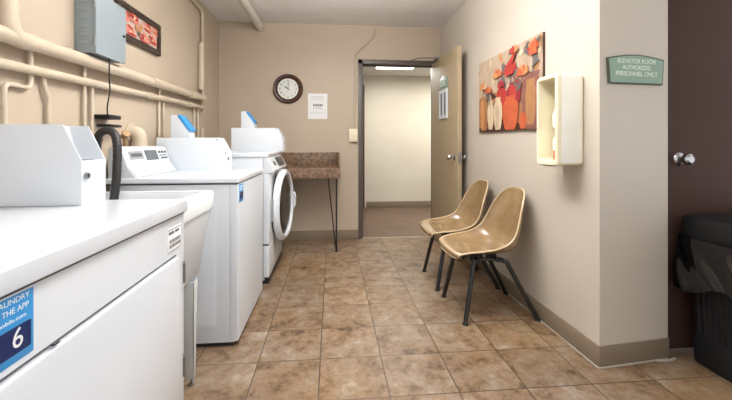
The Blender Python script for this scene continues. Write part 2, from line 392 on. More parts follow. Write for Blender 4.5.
# ------------------------------------------------------------------ payment meter case + card reader (parts of each machine)
def meter_case(root, xf, y0, y1, z0, h, recess, reader_x=None, depth=0.46, lock=True):
    xb = xf-depth; zt = z0+h; zs = z0+h*0.55; xs = xf-0.055
    prof = [(xb, z0), (xf, z0), (xf, zs), (xs, zt), (xb, zt)]
    th = 0.004
    bm = prism(prof, 'y', y0, y0+th, 0.0012); prism(prof, 'y', y1-th, y1, 0.0012, bm=bm)
    if recess:
        inner = [(xb, z0), (xf-0.002, z0), (xf-0.002, zs), (xf-0.085, zs), (xf-0.115, zt-0.002), (xb, zt-0.002)]
    else:
        inner = [(xb, z0), (xf-0.002, z0), (xf-0.002, zs), (xs-0.001, zt-0.002), (xb, zt-0.002)]
    prism(inner, 'y', y0+th, y1-th, bm=bm)
    case = link('meter_case', bm, 'white2', root)
    if recess:
        link('recess_panel', prism([(xf-0.006, zs+0.0005), (xf-0.082, zs+0.0005), (xf-0.112, zt-0.002), (xf-0.110, zt-0.002), (xf-0.080, zs+0.002), (xf-0.006, zs+0.002)], 'y', y0+th, y0+th+(y1-y0)*0.55), 'steelp', case)
    if not recess:
        for x, z in ((xs-0.012, zt-0.014), (xf-0.010, zs-0.004)):
            link('screw', lathe([(0, 0.0025), (0.005, 0.002), (0.006, 0)], axis_m((x, y0, z), (0, -1, 0)), 12), 'steel', case)
    if lock:
        link('lock', lathe([(0.0, 0.004), (0.004, 0.004), (0.005, 0.007), (0.010, 0.007), (0.011, 0)], axis_m((xf, y0+0.022, z0+h*0.36), (1, 0, 0)), 20), 'steel', case)
        link('keyhole', box(xf+0.004, xf+0.0055, y0+0.0205, y0+0.0235, z0+h*0.36-0.005, z0+h*0.36+0.005), 'dark', case)
    x0 = xb+0.085 if reader_x is None else reader_x
    ya, yb = y0+0.015, y1-0.01; zh = 0.155
    bm = prism([(x0, zt), (x0+0.125, zt), (x0+0.121, zt+0.035), (x0+0.045, zt+zh), (x0, zt+zh)], 'y', ya, yb, 0.003)
    link('card_reader', bm, 'white2', case)
    bm = prism([(x0+0.124, zt+0.040), (x0+0.134, zt+0.052), (x0+0.062, zt+zh-0.004), (x0+0.046, zt+zh+0.004), (x0+0.05, zt+zh-0.018)], 'y', ya-0.003, yb+0.003, 0.002)
    link('reader_face', bm, 'blue', case)
    return case

# ------------------------------------------------------------------ clothes dryer, nearest
W1 = dict(x0=-1.20, xf=-0.515, y0=0.50, y1=1.335, zt=0.905)
r1 = thing('clothes_dryer', 'large white laundry machine nearest the camera with blue sticker number 6', 'laundry machine', (-0.86, 0.92, 0))
link('cabinet', box(-1.20, -0.515, 0.50, 1.346, 0.03, 0.862, 0.004), 'white', r1)
link('top_panel', box(-1.22, -0.504, 0.49, 1.352, 0.862, 0.905, 0.007, 3), 'white', r1)
link('panel_gap', box(-1.19, -0.512, 0.505, 1.342, 0.857, 0.8625), 'seam', r1)
bm = prism(rrect(0.53, 1.312, 0.20, 0.722, 0.045, 6), 'x', -0.520, -0.505, 0.004)
dr = link('door', bm, 'white', r1)
bm = bmesh.new(); tube([(-0.5145, 0.51, 0.729), (-0.5145, 1.275, 0.729)], 0.0022, 6, bm=bm)
link('door_gap', bm, 'seam', r1)
for z in (0.655, 0.335):
    bm = box(-0.516, -0.508, 1.315, 1.338, z-0.034, z+0.034, 0.001); tube([(-0.506, 1.319, z-0.033), (-0.506, 1.319, z+0.033)], 0.006, 10, bm=bm)
    link('hinge', bm, 'steel', dr)
link('kick_panel', box(-0.53, -0.512, 0.51, 1.32, 0.03, 0.17, 0.003), 'white', r1)
link('door_catch', box(-0.513, -0.507, 0.728, 0.742, 0.727, 0.731, 0.001), 'dark', r1)
# rating label near the far end
np_ = link('rating_label', box(-0.5155, -0.5140, 1.215, 1.318, 0.748, 0.828, 0.0004), 'paper', r1)
bm = bmesh.new()
for z0, z1, a, b in ((0.820, 0.8225, 1.219, 1.314), (0.7505, 0.7525, 1.219, 1.314), (0.806, 0.815, 1.222, 1.262), (0.806, 0.815, 1.270, 1.300)):
    box(-0.5142, -0.5136, a, b, z0, z1, bm=bm)
for z in (0.7835, 0.768):
    y = 1.228
    while y < 1.305:
        w = random.uniform(0.006, 0.014); box(-0.5142, -0.5136, y, y+w, z-0.0055, z+0.0055, bm=bm); y += w+0.004
link('fine_print', bm, 'ink_g', np_, smooth=0)
# blue sticker
SX = -0.5140
st = link('sticker', box(-0.5155, SX, 0.575, 0.690, 0.742, 0.852, 0.0004), 'blue', r1)
tag(st, 'blue sticker with white lettering and the number 6')
link('number_panel', prism(rrect(0.582, 0.684, 0.7555, 0.8000, 0.003), 'x', SX-0.0002, SX+0.0005), 'navy', st)
text('lettering', 'LAUNDRY', (SX+0.0002, 0.6475, 0.8435), (0, 1, 0), (0, 0, 1), 0.0135, 'ink_w', st, 0.0002, 0.0, width=0.066)
text('lettering', 'THE APP', (SX+0.0002, 0.6535, 0.8275), (0, 1, 0), (0, 0, 1), 0.0135, 'ink_w', st, 0.0002, 0.0, width=0.052)
text('lettering', 'mobile.com', (SX+0.0002, 0.646, 0.8125), (0, 1, 0), (0, 0, 1), 0.0095, 'ink_w', st, 0.0002, 0.0, width=0.056)
text('numeral', '6', (SX+0.0006, 0.657, 0.779), (0, 1, 0), (0, 0, 1), 0.046, 'ink_w', st, 0.0003, 0.0)
meter_case(r1, -0.775, 1.226, 1.350, 0.9055, 0.252, True, reader_x=-1.252)

# ------------------------------------------------------------------ laundry tub
sk = thing('utility_sink', 'deep white plastic laundry tub on legs between two machines', 'sink', (-0.90, 1.63, 0))
def tub_ring(t, x0, x1, y0, y1, z, r=0.04):
    return [t.verts.new((p[0], p[1], z)) for p in rrect(x0, x1, y0, y1, r, 4)]
t = bmesh.new()
R = [tub_ring(t, -1.16, -0.655, 1.40, 1.872, 0.460, 0.03), tub_ring(t, -1.17, -0.643, 1.39, 1.884, 0.475, 0.03),
     tub_ring(t, -1.22, -0.606, 1.362, 1.930, 0.772, 0.02), tub_ring(t, -1.225, -0.598, 1.36, 1.938, 0.775, 0.015), tub_ring(t, -1.225, -0.594, 1.358, 1.942, 0.852, 0.015),
     tub_ring(t, -1.222, -0.599, 1.362, 1.938, 0.860, 0.015), tub_ring(t, -1.12, -0.640, 1.395, 1.905, 0.860, 0.02), tub_ring(t, -1.11, -0.648, 1.405, 1.898, 0.835, 0.02),
     tub_ring(t, -1.09, -0.675, 1.43, 1.86, 0.485, 0.03)]
for A, B in zip(R, R[1:]):
    for k in range(len(A)): t.faces.new((A[k], A[(k+1) % len(A)], B[(k+1) % len(A)], B[k]))
t.faces.new(R[0][::-1]); t.faces.new(R[-1])
link('basin', t, 'tub', sk)
for sx, sy in ((1, 1), (1, -1), (-1, 1), (-1, -1)):
    xo = -0.622 if sx > 0 else -1.185; yo = 1.735 if sy > 0 else 1.52
    dx = -sx; dy = sy
    bm = bmesh.new()
    w0, w1 = 0.030, 0.085
    prism([(yo, 0.47), (yo, 0.035), (yo+dy*0.022, 0.035), (yo+dy*0.05, 0.47)], 'x', xo, xo+dx*0.004, 0.001, bm=bm)
    prism([(xo, 0.47), (xo, 0.035), (xo+dx*w0, 0.035), (xo+dx*w1, 0.47)], 'y', yo, yo+dy*0.004, 0.001, bm=bm)
    lg = link('leg', bm, 'tub_in', sk)
    link('foot', lathe([(0, 0), (0.014, 0.0), (0.014, 0.008), (0.005, 0.010), (0.005, 0.04), (0, 0.04)], axis_m((xo+dx*0.014, yo+dy*0.014, 0.0), (0, 0, 1)), 14), 'steel', lg)
link('drain', tube(smoothpath([(-0.90, 1.62, 0.47), (-0.90, 1.62, 0.34), (-0.90, 1.64, 0.28), (-0.92, 1.70, 0.28), (-0.98, 1.71, 0.34), (-1.10, 1.71, 0.36), (-1.25, 1.71, 0.36)]), 0.02, 12), 'cream', sk)

# corrugated drain hose
hp = smoothpath([(-1.20, 1.99, 0.80), (-1.198, 1.965, 0.98), (-1.190, 1.955, 1.10), (-1.170, 1.94, 1.145), (-1.130, 1.93, 1.162), (-1.092, 1.92, 1.145), (-1.070, 1.905, 1.09), (-1.062, 1.89, 0.99), (-1.062, 1.88, 0.90), (-1.072, 1.87, 0.78)], 16)
o = link('drain_hose', tube([p+Vector((0.028, 0, 0)) for p in hp], 0.02, 16, rfun=lambda i: 0.0195 if i % 4 < 2 else 0.0187), 'hose')
tag(o, 'thick black drain hose arching over into the white laundry tub', 'hose')

# ------------------------------------------------------------------ middle washer with console
r2 = thing('washing_machine', 'white machine with rear control console, middle of the row', 'laundry machine', (-0.85, 2.4, 0))
wx, wy0, wy1, wz = -0.505, 2.05, 2.765, 0.914
bm = box(-1.16, wx-0.02, wy0+0.003, wy1-0.003, 0.025, wz-0.035, 0.004)
link('cabinet', bm, 'white2', r2)
bm = box(wx-0.045, wx, wy0, wy1, 0.03, wz-0.037, 0.008, 3)
link('front_panel', bm, 'white2', r2)
link('top_panel', box(-1.18, wx+0.006, wy0-0.006, wy1+0.004, wz-0.030, wz, 0.009, 3), 'white', r2)
link('panel_gap', box(-1.18, wx-0.006, wy0+0.002, wy1-0.002, wz-0.038, wz-0.029), 'seam', r2)
bm = bmesh.new()
for yy in (wy0+0.0025,):
    prism(rrect(-1.12, -0.62, 0.10, 0.80, 0.03), 'y', yy-0.002, yy+0.001, 0.0015, bm=bm)
link('side_emboss', bm, 'white2', r2)
link('lid', prism(rrect(-0.98, -0.56, 2.10, 2.56, 0.03), 'z', wz-0.001, wz+0.003, 0.0015), 'white', r2)
link('plinth', box(-1.15, wx-0.03, wy0+0.02, wy1-0.02, 0.0, 0.03), 'dark', r2)
# console: shallow lip then steeper face, running along the back
cp = [(-1.175, wz-0.001), (-1.035, wz-0.001), (-1.075, wz+0.052), (-1.112, wz+0.158), (-1.135, wz+0.168), (-1.175, wz+0.158)]
cs = link('control_console', prism(cp, 'y', wy0+0.015, 2.590, 0.004), 'consolew', r2)
fa = Vector((-1.075, 0, wz+0.052)); fb = Vector((-1.112, 0, wz+0.158)); fd = (fb-fa)
def on_face(y0, y1, s0, s1, th=0.003):
    a = fa+fd*s0; b = fa+fd*s1; n = Vector((fd.z, 0, -fd.x)).normalized()*th
    return [(a.x-n.x*0.3, a.z-n.z*0.3), (a.x+n.x, a.z+n.z), (b.x+n.x, b.z+n.z), (b.x-n.x*0.3, b.z-n.z*0.3)]
link('detergent_panel', prism(on_face(0, 0, .40, .82), 'y', 2.12, 2.265, 0.001), 'greyp', cs)
link('slot', prism(on_face(0, 0, .52, .70, 0.005), 'y', 2.135, 2.25, 0.0005), 'display', cs)
link('display', prism(on_face(0, 0, .30, .85), 'y', 2.295, 2.44, 0.001), 'display', cs)
bm = bmesh.new()
for y, s in ((2.465, .66), (2.505, .66), (2.545, .66)): prism(on_face(0, 0, s, s+.13), 'y', y, y+0.026, 0.0005, bm=bm)
prism(on_face(0, 0, .50, .55), 'y', 2.465, 2.57, bm=bm); prism(on_face(0, 0, .32, .42), 'y', 2.475, 2.565, bm=bm)
link('buttons', bm, 'display', cs)
link('lower_lip', prism([(-1.034, wz+0.001), (-1.032, wz+0.006), (-1.073, wz+0.056), (-1.078, wz+0.052)], 'y', wy0+0.02, 2.585, 0.0005), 'white', cs)  # whiter strip over the lip, its bright light put into the colour
meter_case(r2, -0.713, 2.60, 2.722, wz, 0.222, False)
s2 = link('sticker', box(wx-0.001, wx+0.0015, 2.075, 2.165, 0.775, 0.872, 0.0004), 'blue', r2)
tag(s2, 'small blue and navy sticker')
link('number_panel', box(wx+0.001, wx+0.002, 2.082, 2.158, 0.790, 0.828), 'navy', s2)
bm = bmesh.new(); box(wx+0.001, wx+0.002, 2.09, 2.15, 0.855, 0.862, bm=bm); box(wx+0.001, wx+0.002, 2.09, 2.14, 0.840, 0.847, bm=bm)
link('lettering', bm, 'ink_w', s2, smooth=0)

# ------------------------------------------------------------------ far front-loading machine
r3 = thing('front_load_washer', 'white front-loading machine with round dark glass door standing at the far end', 'laundry machine', (-0.85, 3.3, 0))
fx, fy0, fy1, fz = -0.485, 2.93, 3.68, 1.022
link('cabinet', box(-1.18, fx-0.04, fy0+0.003, fy1-0.003, 0.03, fz-0.028, 0.004), 'white2', r3)
link('front_panel', prism([(fx-0.045, 0.312), (fx, 0.312), (fx, 0.862), (fx-0.045, 0.862)], 'y', fy0, fy1, 0.009, 3), 'white', r3)
link('access_panel', box(fx-0.045, fx-0.002, fy0, fy1, 0.055, 0.303, 0.008, 3), 'white', r3)
link('panel_gap', box(fx-0.06, fx-0.006, fy0+0.002, fy1-0.002, 0.299, 0.316), 'seam', r3)
link('top_panel', box(-1.19, fx-0.006, fy0-0.004, fy1+0.003, fz-0.035, fz, 0.009, 3), 'white', r3)
link('plinth', box(-1.15, fx-0.006, fy0+0.02, fy1-0.01, 0.0, 0.06), 'dark', r3)
q0 = Vector((fx-0.01, 0, fz-0.035)); q1 = Vector((fx+0.042, 0, 0.885))
c3 = link('control_console', prism([(fx-0.05, fz-0.035), (q0.x, q0.z), (q1.x, q1.z), (q1.x-0.006, 0.868), (fx-0.05, 0.862)], 'y', fy0+0.002, fy1-0.002, 0.005, 3), 'consolew', r3)
def on3(s0, s1, th=0.004):
    d = q1-q0; a = q0+d*s0; b = q0+d*s1; n = Vector((-d.z, 0, d.x)).normalized()*th
    return [(a.x-n.x*.3, a.z-n.z*.3), (a.x+n.x, a.z+n.z), (b.x+n.x, b.z+n.z), (b.x-n.x*.3, b.z-n.z*.3)]
link('display', prism(on3(.18, .80), 'y', 3.26, 3.45, 0.001), 'dark', c3)
link('keypad', prism(on3(.12, .85, 0.003), 'y', 3.22, 3.60, 0.001), 'display', c3)
link('payment_slot', prism(on3(.35, .68), 'y', 3.04, 3.12, 0.001), 'dark', c3)
# door, slightly ajar on its near-side hinge
ang = math.radians(6.0); RD = 0.312
hx, hy, hz = fx+0.012, 3.015, 0.560
dirv = Vector((math.sin(ang), math.cos(ang), 0)); nv = Vector((math.cos(ang), -math.sin(ang), 0))
cen = Vector((hx, hy, hz)) + dirv*RD
dm = axis_m(cen, nv)
bm = lathe([(0.245, -0.006), (RD-0.004, -0.004), (RD, 0.006), (RD-0.003, 0.026), (RD-0.018, 0.042), (RD-0.036, 0.047), (0.262, 0.040), (0.256, 0.028), (0.245, 0.0), (0.245, -0.006)], dm, 64)
d3r = link('door', bm, 'white', r3)
link('door_glass', lathe([(0, 0.050), (0.10, 0.048), (0.18, 0.041), (0.24, 0.030), (0.2585, 0.026), (0.2585, 0.0), (0.20, -0.004), (0, -0.004)], dm, 48), 'glass', d3r)
hc = cen + dirv*(RD-0.030) + nv*0.040
bm = bmesh.new()
prof = [(hc+Vector((0, 0, z))+nv*o_) for z, o_ in ((-0.075, -0.01), (-0.055, 0.014), (0, 0.018), (0.055, 0.014), (0.075, -0.01))]
link('handle', tube(smoothpath(prof, 5), 0.011, 12, bm=bm), 'white', d3r)
bm = box(fx, fx+0.02, 3.004, 3.024, 0.47, 0.65, 0.002)
link('door_hinge', bm, 'greyp', r3)
link('drum_opening', lathe([(0, 0.003), (0.215, 0.003), (0.222, 0.010), (0.262, 0.010), (0.27, 0)], axis_m((fx, hy+RD*0.985, hz), (1, 0, 0)), 48), 'void', r3)
meter_case(r3, -0.455, 3.53, 3.65, fz, 0.218, False, depth=0.475)
link('side_seam', box(fx-0.0475, fx-0.0445, fy0+0.0005, fy0+0.004, 0.06, fz-0.04), 'greyp', r3)

# ------------------------------------------------------------------ counter at the back wall
ct = thing('folding_counter', 'brown granite-look wall counter with black hairpin leg beside the far machine', 'counter', (-0.45, 4.0, 0))
cx0, cx1, cyf = -1.20, 0.085, 3.735
bm = box(cx0, cx1, cyf, YB-0.002, 0.815, 0.842, 0.004)
link('countertop', bm, 'laminate', ct)
link('front_apron', box(cx0, cx1, cyf, cyf+0.02, 0.745, 0.818, 0.003), 'laminate', ct)
link('side_apron', box(cx1-0.02, cx1, cyf+0.018, YB-0.002, 0.745, 0.818, 0.003), 'laminate', ct)
link('backsplash', box(cx0, cx1, YB-0.024, YB-0.002, 0.840, 0.995, 0.003), 'laminate', ct)
link('side_splash', prism([(cyf+0.06, 0.840), (YB-0.02, 0.840), (YB-0.02, 0.995), (YB-0.12, 0.990), (cyf+0.10, 0.87)], 'x', cx1-0.022, cx1-0.001, 0.002), 'laminate', ct)
for xx in (0.045, -1.12):
    bm = tube([(xx, 3.765, 0.752), (xx, 3.765, 0.01)], 0.0085, 10)
    tube([(xx-0.085, 3.785, 0.752), (xx-0.006, 3.768, 0.03), (xx, 3.765, 0.012)], 0.0065, 10, bm=bm)
    tube([(xx+0.0, 3.90, 0.752), (xx, 3.775, 0.03)], 0.006, 10, bm=bm)
    box(xx-0.10, xx+0.02, 3.755, 3.92, 0.742, 0.748, 0.001, bm=bm)
    lathe([(0, 0), (0.016, 0), (0.015, 0.010), (0, 0.014)], axis_m((xx, 3.765, 0), (0, 0, 1)), 14, bm=bm)
    link('hairpin_leg', bm, 'metalblk', ct)

# ------------------------------------------------------------------ clock, notice, outlet, conduits
ck = thing('wall_clock', 'round wall clock with dark wooden rim showing ten o clock', 'clock', (-0.494, YB, 1.712))
cm = axis_m((-0.494, YB, 1.712), (0, -1, 0), (1, 0, 0))
link('rim', lathe([(0.0, 0.001), (0.166, 0.001), (0.170, 0.010), (0.166, 0.026), (0.152, 0.036), (0.138, 0.034), (0.130, 0.026), (0.122, 0.022), (0.116, 0.014)], cm, 56), 'wood', ck)
dl = link('dial', lathe([(0, 0.012), (0.119, 0.012), (0.119, 0.010)], cm, 56), 'clockface', ck)
yd = YB-0.0128
for i in range(12):
    a = math.radians(30*(i+1)); s = str(i+1)
    text('numeral', s, (-0.494+0.090*math.sin(a), yd, 1.712+0.090*math.cos(a)), (1, 0, 0), (0, 0, 1), 0.030, 'dark', dl, 0.0003, 0.0004)
def hand(name, a, L, w, z):
    a = math.radians(a); d = Vector((math.sin(a), 0, math.cos(a))); s = Vector((math.cos(a), 0, -math.sin(a))); c = Vector((-0.494, 0, 1.712))
    pts = [c-d*0.02-s*w*.5, c-d*0.02+s*w*.5, c+d*L*0.6+s*w, c+d*L, c+d*L*0.6-s*w]
    link(name, prism([(p.x, p.z) for p in pts], 'y', YB-z, YB-z+0.0012), 'dark', ck)
hand('hour_hand', 302, 0.062, 0.006, 0.0165); hand('minute_hand', 2, 0.092, 0.004, 0.0185); hand('second_hand', 178, 0.03, 0.0015, 0.0195)

nt_ = thing('paper_notice', 'white printed sheet of paper taped on the back wall', 'notice', (-0.162, YB, 1.375))
sh = link('sheet', box(-0.272, -0.052, YB-0.0016, YB-0.0002, 1.375, 1.664), 'paper', nt_, smooth=0)
bm = bmesh.new()
def words(x0, x1, z, h, y=YB-0.0022):
    x = x0
    while x < x1-0.006:
        w = min(random.uniform(0.008, 0.02), x1-x); box(x, x+w, y, y+0.001, z-h/2, z+h/2, bm=bm); x += w+0.004
for a in ((-0.235, -0.09, 1.630, 0.006), (-0.24, -0.085, 1.612, 0.006), (-0.235, -0.09, 1.594, 0.005), (-0.245, -0.08, 1.45, 0.004), (-0.24, -0.09, 1.436, 0.004), (-0.215, -0.11, 1.488, 0.008), (-0.215, -0.11, 1.504, 0.008)):
    bm = bmesh.new(); words(*a); link('text_line', bm, 'ink_l', sh, smooth=0)
bm = bmesh.new(); words(-0.215, -0.105, 1.530, 0.024)
link('heading', bm, 'ink_g', sh, smooth=0)

ob = thing('switch_box', 'cream surface-mounted switch box left of the doorway', 'switch box', (0.240, YB, 1.12))
link('back_box', box(0.195, 0.285, YB-0.040, YB-0.001, 1.12, 1.258, 0.004), 'cream', ob)
link('cover_plate', box(0.192, 0.288, YB-0.046, YB-0.039, 1.117, 1.261, 0.003), 'cream', ob)
link('toggle', box(0.234, 0.246, YB-0.062, YB-0.044, 1.175, 1.20, 0.002), 'creamside', ob)
cpth = smoothpath([(0.262, YB-0.012, 1.258), (0.262, YB-0.012, 1.6), (0.264, YB-0.012, 1.98), (0.268, YB-0.012, 2.10), (0.30, YB-0.012, 2.16), (0.43, YB-0.012, 2.28), (0.475, YB-0.012, 2.34), (0.487, YB-0.012, ZC-0.001)], 8)
o = link('conduit', tube(cpth, 0.012, 10), 'pipe')
tag(o, 'thin painted conduit bending up from the switch box to the ceiling', 'conduit')

cpz = 2.392
o = link('ceiling_pipe', tube([(-0.80, -1.5, cpz), (-0.80, YB-0.001, cpz)], 0.040, 24), 'pipe_c')
tag(o, 'thick pale painted pipe running under the ceiling into the back wall', 'pipe')

# ------------------------------------------------------------------ left wall pipes
XP = -1.207
up_ = thing('water_pipe', 'thick beige pipe along the left wall, the upper of two', 'pipe', (XP, 2.6, 1.50))
zA = lambda y: 1.500 + (y-1.3)*0.010
link('run', tube([(XP, 1.40, zA(1.40)), (XP, 3.62, zA(3.62))], 0.030, 20), 'pipe', up_)
bm = tube(smoothpath([(XP, 1.60, zA(1.6)), (XP, 1.55, zA(1.55)), (XP, 1.515, 1.52), (XP, 1.50, 1.56), (XP, 1.50, 1.63)], 6), 0.034, 20)
link('elbow', bm, 'pipe', up_)
link('riser', tube([(XP, 1.50, 1.60), (XP, 1.50, ZC-0.001)], 0.028, 20), 'pipe', up_)
link('vent_riser', tube([(XP, 1.42, 1.52), (XP, 1.42, ZC-0.001)], 0.020, 16), 'pipe', up_)
lo_ = thing('water_pipe', 'slimmer beige pipe along the left wall, the lower of two', 'pipe', (XP, 2.6, 1.40))
XQ = -1.222
zB = lambda y: 1.394 + (y-1.4)*0.0195
link('run', tube([(XQ, 1.10, zB(1.1)), (XQ, 3.66, zB(3.66))], 0.019, 16), 'pipe', lo_)
XR = -1.237
def ywall(u, X):
    r = (u-366)/370; xd = math.sin(YAW)+math.cos(YAW)*r; yd_ = math.cos(YAW)-math.sin(YAW)*r
    return yd_*X/xd
def zwall(u, v, X):
    r = (u-366)/370; xd = math.sin(YAW)+math.cos(YAW)*r
    return 1.1 + (143-v)/370*(X/xd)
def branch(par, pts, r):
    p = [(XR, ywall(u, XR), zwall(u, v, XR)) for u, v in pts]
    link('branch', tube(p, r*0.72, 12), 'pipe', par)
y = ywall(84.5, XR); branch(up_, [(84.5, 63), (84.5, 160)], 0.012)
branch(lo_, [(92, 82), (92, 165)], 0.012)
branch(up_, [(159, 86), (159, 160)], 0.013); branch(lo_, [(163.5, 97), (163.5, 160)], 0.012)
branch(lo_, [(194, 104), (194, 150)], 0.011); branch(lo_, [(198, 105), (198, 150)], 0.011)
zz = zwall(30, 88, XR); y1_ = ywall(30.5, XR); y2_ = ywall(4, XR)
link('branch', tube(smoothpath([(XR, y1_, zA(y1_)), (XR, y1_, zz+0.06), (XR, y1_, zz+0.02), (XR, y1_-0.018, zz), (XR, y1_-0.06, zz), (XR, y2_+0.03, zz), (XR, y2_+0.008, zz-0.006), (XR, y2_, zz-0.03), (XR, y2_, zz-0.12), (XR, y2_, 0.9)], 5), 0.0095, 12), 'pipe', up_)
y1_ = ywall(43.5, XR); y2_ = ywall(48.5, XR); z1 = zwall(44, 79, XR); z2 = zwall(48, 97, XR)
link('branch', tube(smoothpath([(XR, y1_, zB(y1_)), (XR, y1_, z1), (XR, y1_+0.004, (z1+z2)/2+0.01), (XR, y1_+0.018, z2+0.012), (XR, y2_, z2-0.01), (XR, y2_, z2-0.10), (XR, y2_, 0.95)], 6), 0.0095, 12), 'pipe', lo_)
for (x, rr, par, zf) in ((XP, 0.036, up_, zA), (XQ, 0.025, lo_, zB)):
    for yy in (2.62, 3.3):
        link('coupling', tube([(x, yy-0.03, zf(yy)), (x, yy+0.03, zf(yy))], rr-0.002, 16), 'pipe', par)
# conduit riser near the corner, turning under the ceiling towards the viewer
XS = -1.232
ys = 3.66
bm = tube(smoothpath([(XS, ys, 1.40), (XS, ys, 1.9), (XS, ys, 2.28), (XS, ys-0.02, 2.345), (XS, ys-0.08, 2.365), (XS, ys-0.4, 2.37), (XS, 1.0, 2.38), (XS, -1.5, 2.38)], 6), 0.014, 12)
cr = thing('conduit_riser', 'beige pipe climbing the left wall by the corner and turning under the ceiling', 'pipe', (XS, ys, 1.40))
link('riser', bm, 'pipe', cr)
link('sleeve', tube([(XS+0.004, ys-0.045, 1.60), (XS+0.004, ys-0.045, 2.04)], 0.027, 16), 'pipe', cr)
# small plate by the corner
o = link('blank_plate', box(XL, XL+0.018, 3.70, 3.76, 1.12, 1.24, 0.004), 'pipe'); tag(o, 'small beige blank plate low on left wall by the corner', 'wall plate')

# ------------------------------------------------------------------ electrical cabinet
eb = thing('electrical_cabinet', 'grey steel electrical box mounted on the left wall above the pipes', 'electrical box', (-1.2, 2.05, 1.545))
link('housing', box(XL+0.001, -1.166, 1.93, 2.185, 1.545, 1.845, 0.002), 'elec', eb)
dd = link('cabinet_door', box(-1.166, -1.150, 1.926, 2.189, 1.541, 1.849, 0.003), 'elec', eb)
for z in (1.60, 1.79): link('hinge', tube([(-1.158, 1.923, z-0.025), (-1.158, 1.923, z+0.025)], 0.006, 8), 'steelp', dd)
for i in range(6): link('knockout', prism(rrect(-1.232, -1.192, 1.585+i*0.04, 1.599+i*0.04, 0.006, 3), 'y', 1.9275, 1.931, 0.001), 'elec', eb)
link('latch', lathe([(0, 0.006), (0.007, 0.006), (0.008, 0)], axis_m((-1.150, 2.165, 1.69), (1, 0, 0)), 16), 'dark', dd)
# cable, adapter
o = link('power_cable', tube(smoothpath([(-1.16, 2.05, 1.546), (-1.16, 2.05, 1.44), (-1.16, 2.055, 1.38), (-1.158, 2.04, 1.33), (-1.17, 2.05, 1.28), (-1.19, 2.09, 1.245)], 8), 0.0035, 8), 'black')
tag(o, 'thin black cable hanging down from the grey electrical box', 'cable')
ad = thing('power_adapter', 'two flat black plugs on the left wall behind the middle machine', 'power adapter', (-1.22, 2.15, 1.18))
link('plug', box(XL+0.001, -1.175, 2.075, 2.19, 1.229, 1.252, 0.005), 'black', ad)
link('plug', box(XL+0.001, -1.18, 2.10, 2.205, 1.186, 1.201, 0.004), 'black', ad)
vv = thing('water_valve', 'brass water valve with hose tails behind the middle machine', 'valve', (-1.2, 2.28, 1.04))
bm = tube([(-1.253, 2.28, 1.135), (-1.20, 2.28, 1.135)], 0.011, 12); tube([(-1.205, 2.28, 1.15), (-1.205, 2.28, 1.05)], 0.010, 12, bm=bm)
link('valve_body', bm, 'brass', vv)
link('handwheel', lathe([(0, 0.0), (0.022, 0.0), (0.024, 0.008), (0.02, 0.014), (0, 0.014)], axis_m((-1.195, 2.27, 1.150), (0.6, -0.5, 0.5)), 16), 'brass', vv)
link('supply_tail', tube(smoothpath([(-1.205, 2.28, 1.06), (-1.205, 2.285, 0.98), (-1.215, 2.26, 0.86)], 6), 0.009, 10), 'steel', vv)
vv2 = thing('water_valve', 'red-handled valve beside the black drain hose', 'valve', (-1.2, 2.05, 1.04))
bm = tube([(-1.248, 2.02, 1.10), (-1.20, 2.02, 1.10)], 0.012, 12); tube([(-1.20, 2.02, 1.12), (-1.20, 2.02, 1.0)], 0.010, 12, bm=bm)
link('valve_body', bm, 'steel', vv2)
link('handwheel', lathe([(0, 0.0), (0.022, 0.0), (0.024, 0.008), (0.02, 0.014), (0, 0.014)], axis_m((-1.20, 2.02, 1.115), (0.6, -0.3, 0.7)), 16), 'red', vv2)
# exhaust elbow
ev = thing('vent_elbow', 'rounded beige vent pipe elbow on the wall behind the middle machine', 'vent pipe', (-1.19, 2.42, 0.92))
link('elbow', tube(smoothpath([(XL, 2.44, 1.165), (-1.235, 2.44, 1.165), (-1.215, 2.44, 1.158), (-1.203, 2.44, 1.132), (-1.20, 2.44, 1.08), (-1.20, 2.44, 1.0)], 6), 0.042, 24), 'pipe', ev)
link('collar', tube([(-1.20, 2.44, 1.105), (-1.20, 2.44, 1.06)], 0.047, 24), 'pipe', ev)
link('flange', tube([(XL, 2.44, 1.165), (XL+0.01, 2.44, 1.165)], 0.062, 24), 'pipe', ev)

# ------------------------------------------------------------------ framed picture on the left wall
fp = thing('framed_picture', 'dark-framed small red floral picture on the left wall beside the grey box', 'picture', (XL, 2.53, 1.73))
fy_0, fy_1, fz_0, fz_1 = 2.255, 2.80, 1.725, 1.945; w = 0.036
bm = bmesh.new()
for a in ((fy_0, fy_1, fz_0, fz_0+w), (fy_0, fy_1, fz_1-w, fz_1), (fy_0, fy_0+w, fz_0+w, fz_1-w), (fy_1-w, fy_1, fz_0+w, fz_1-w)):
    box(XL+0.001, XL+0.026, *a, 0.004, bm=bm)
link('frame', bm, 'pfram', fp)
def blob(bm, f, cu, cv, ru, rv, layer, mi, rot=0, n=14, jit=0.12):
    pts = []
    for i in range(n):
        a = 2*PI*i/n; q = 1+random.uniform(-jit, jit); x = ru*math.cos(a)*q; y_ = rv*math.sin(a)*q
        pts.append((cu+x*math.cos(rot)-y_*math.sin(rot), cv+x*math.sin(rot)+y_*math.cos(rot)))
    poly(bm, f, pts, layer, mi)
def poly(bm, f, pts, layer, mi):
    pts = [(min(max(p[0], 0.0), 1.0), min(max(p[1], 0.0), 1.0)) for p in pts]
    vs = [bm.verts.new(f(p[0], p[1], layer*0.00012+0.0004)) for p in pts]
    fc = bm.faces.new(vs); fc.material_index = mi
def pf(u, v, l): return Vector((XL+0.010+l, fy_0+w*0.8+u*(fy_1-fy_0-1.6*w), fz_0+w*0.8+v*(fz_1-fz_0-1.6*w)))
bm = bmesh.new()
pm = ['p_pinkw', 'p_salmon', 'p_red', 'p_lorange', 'p_leaf', 'p_creamv']
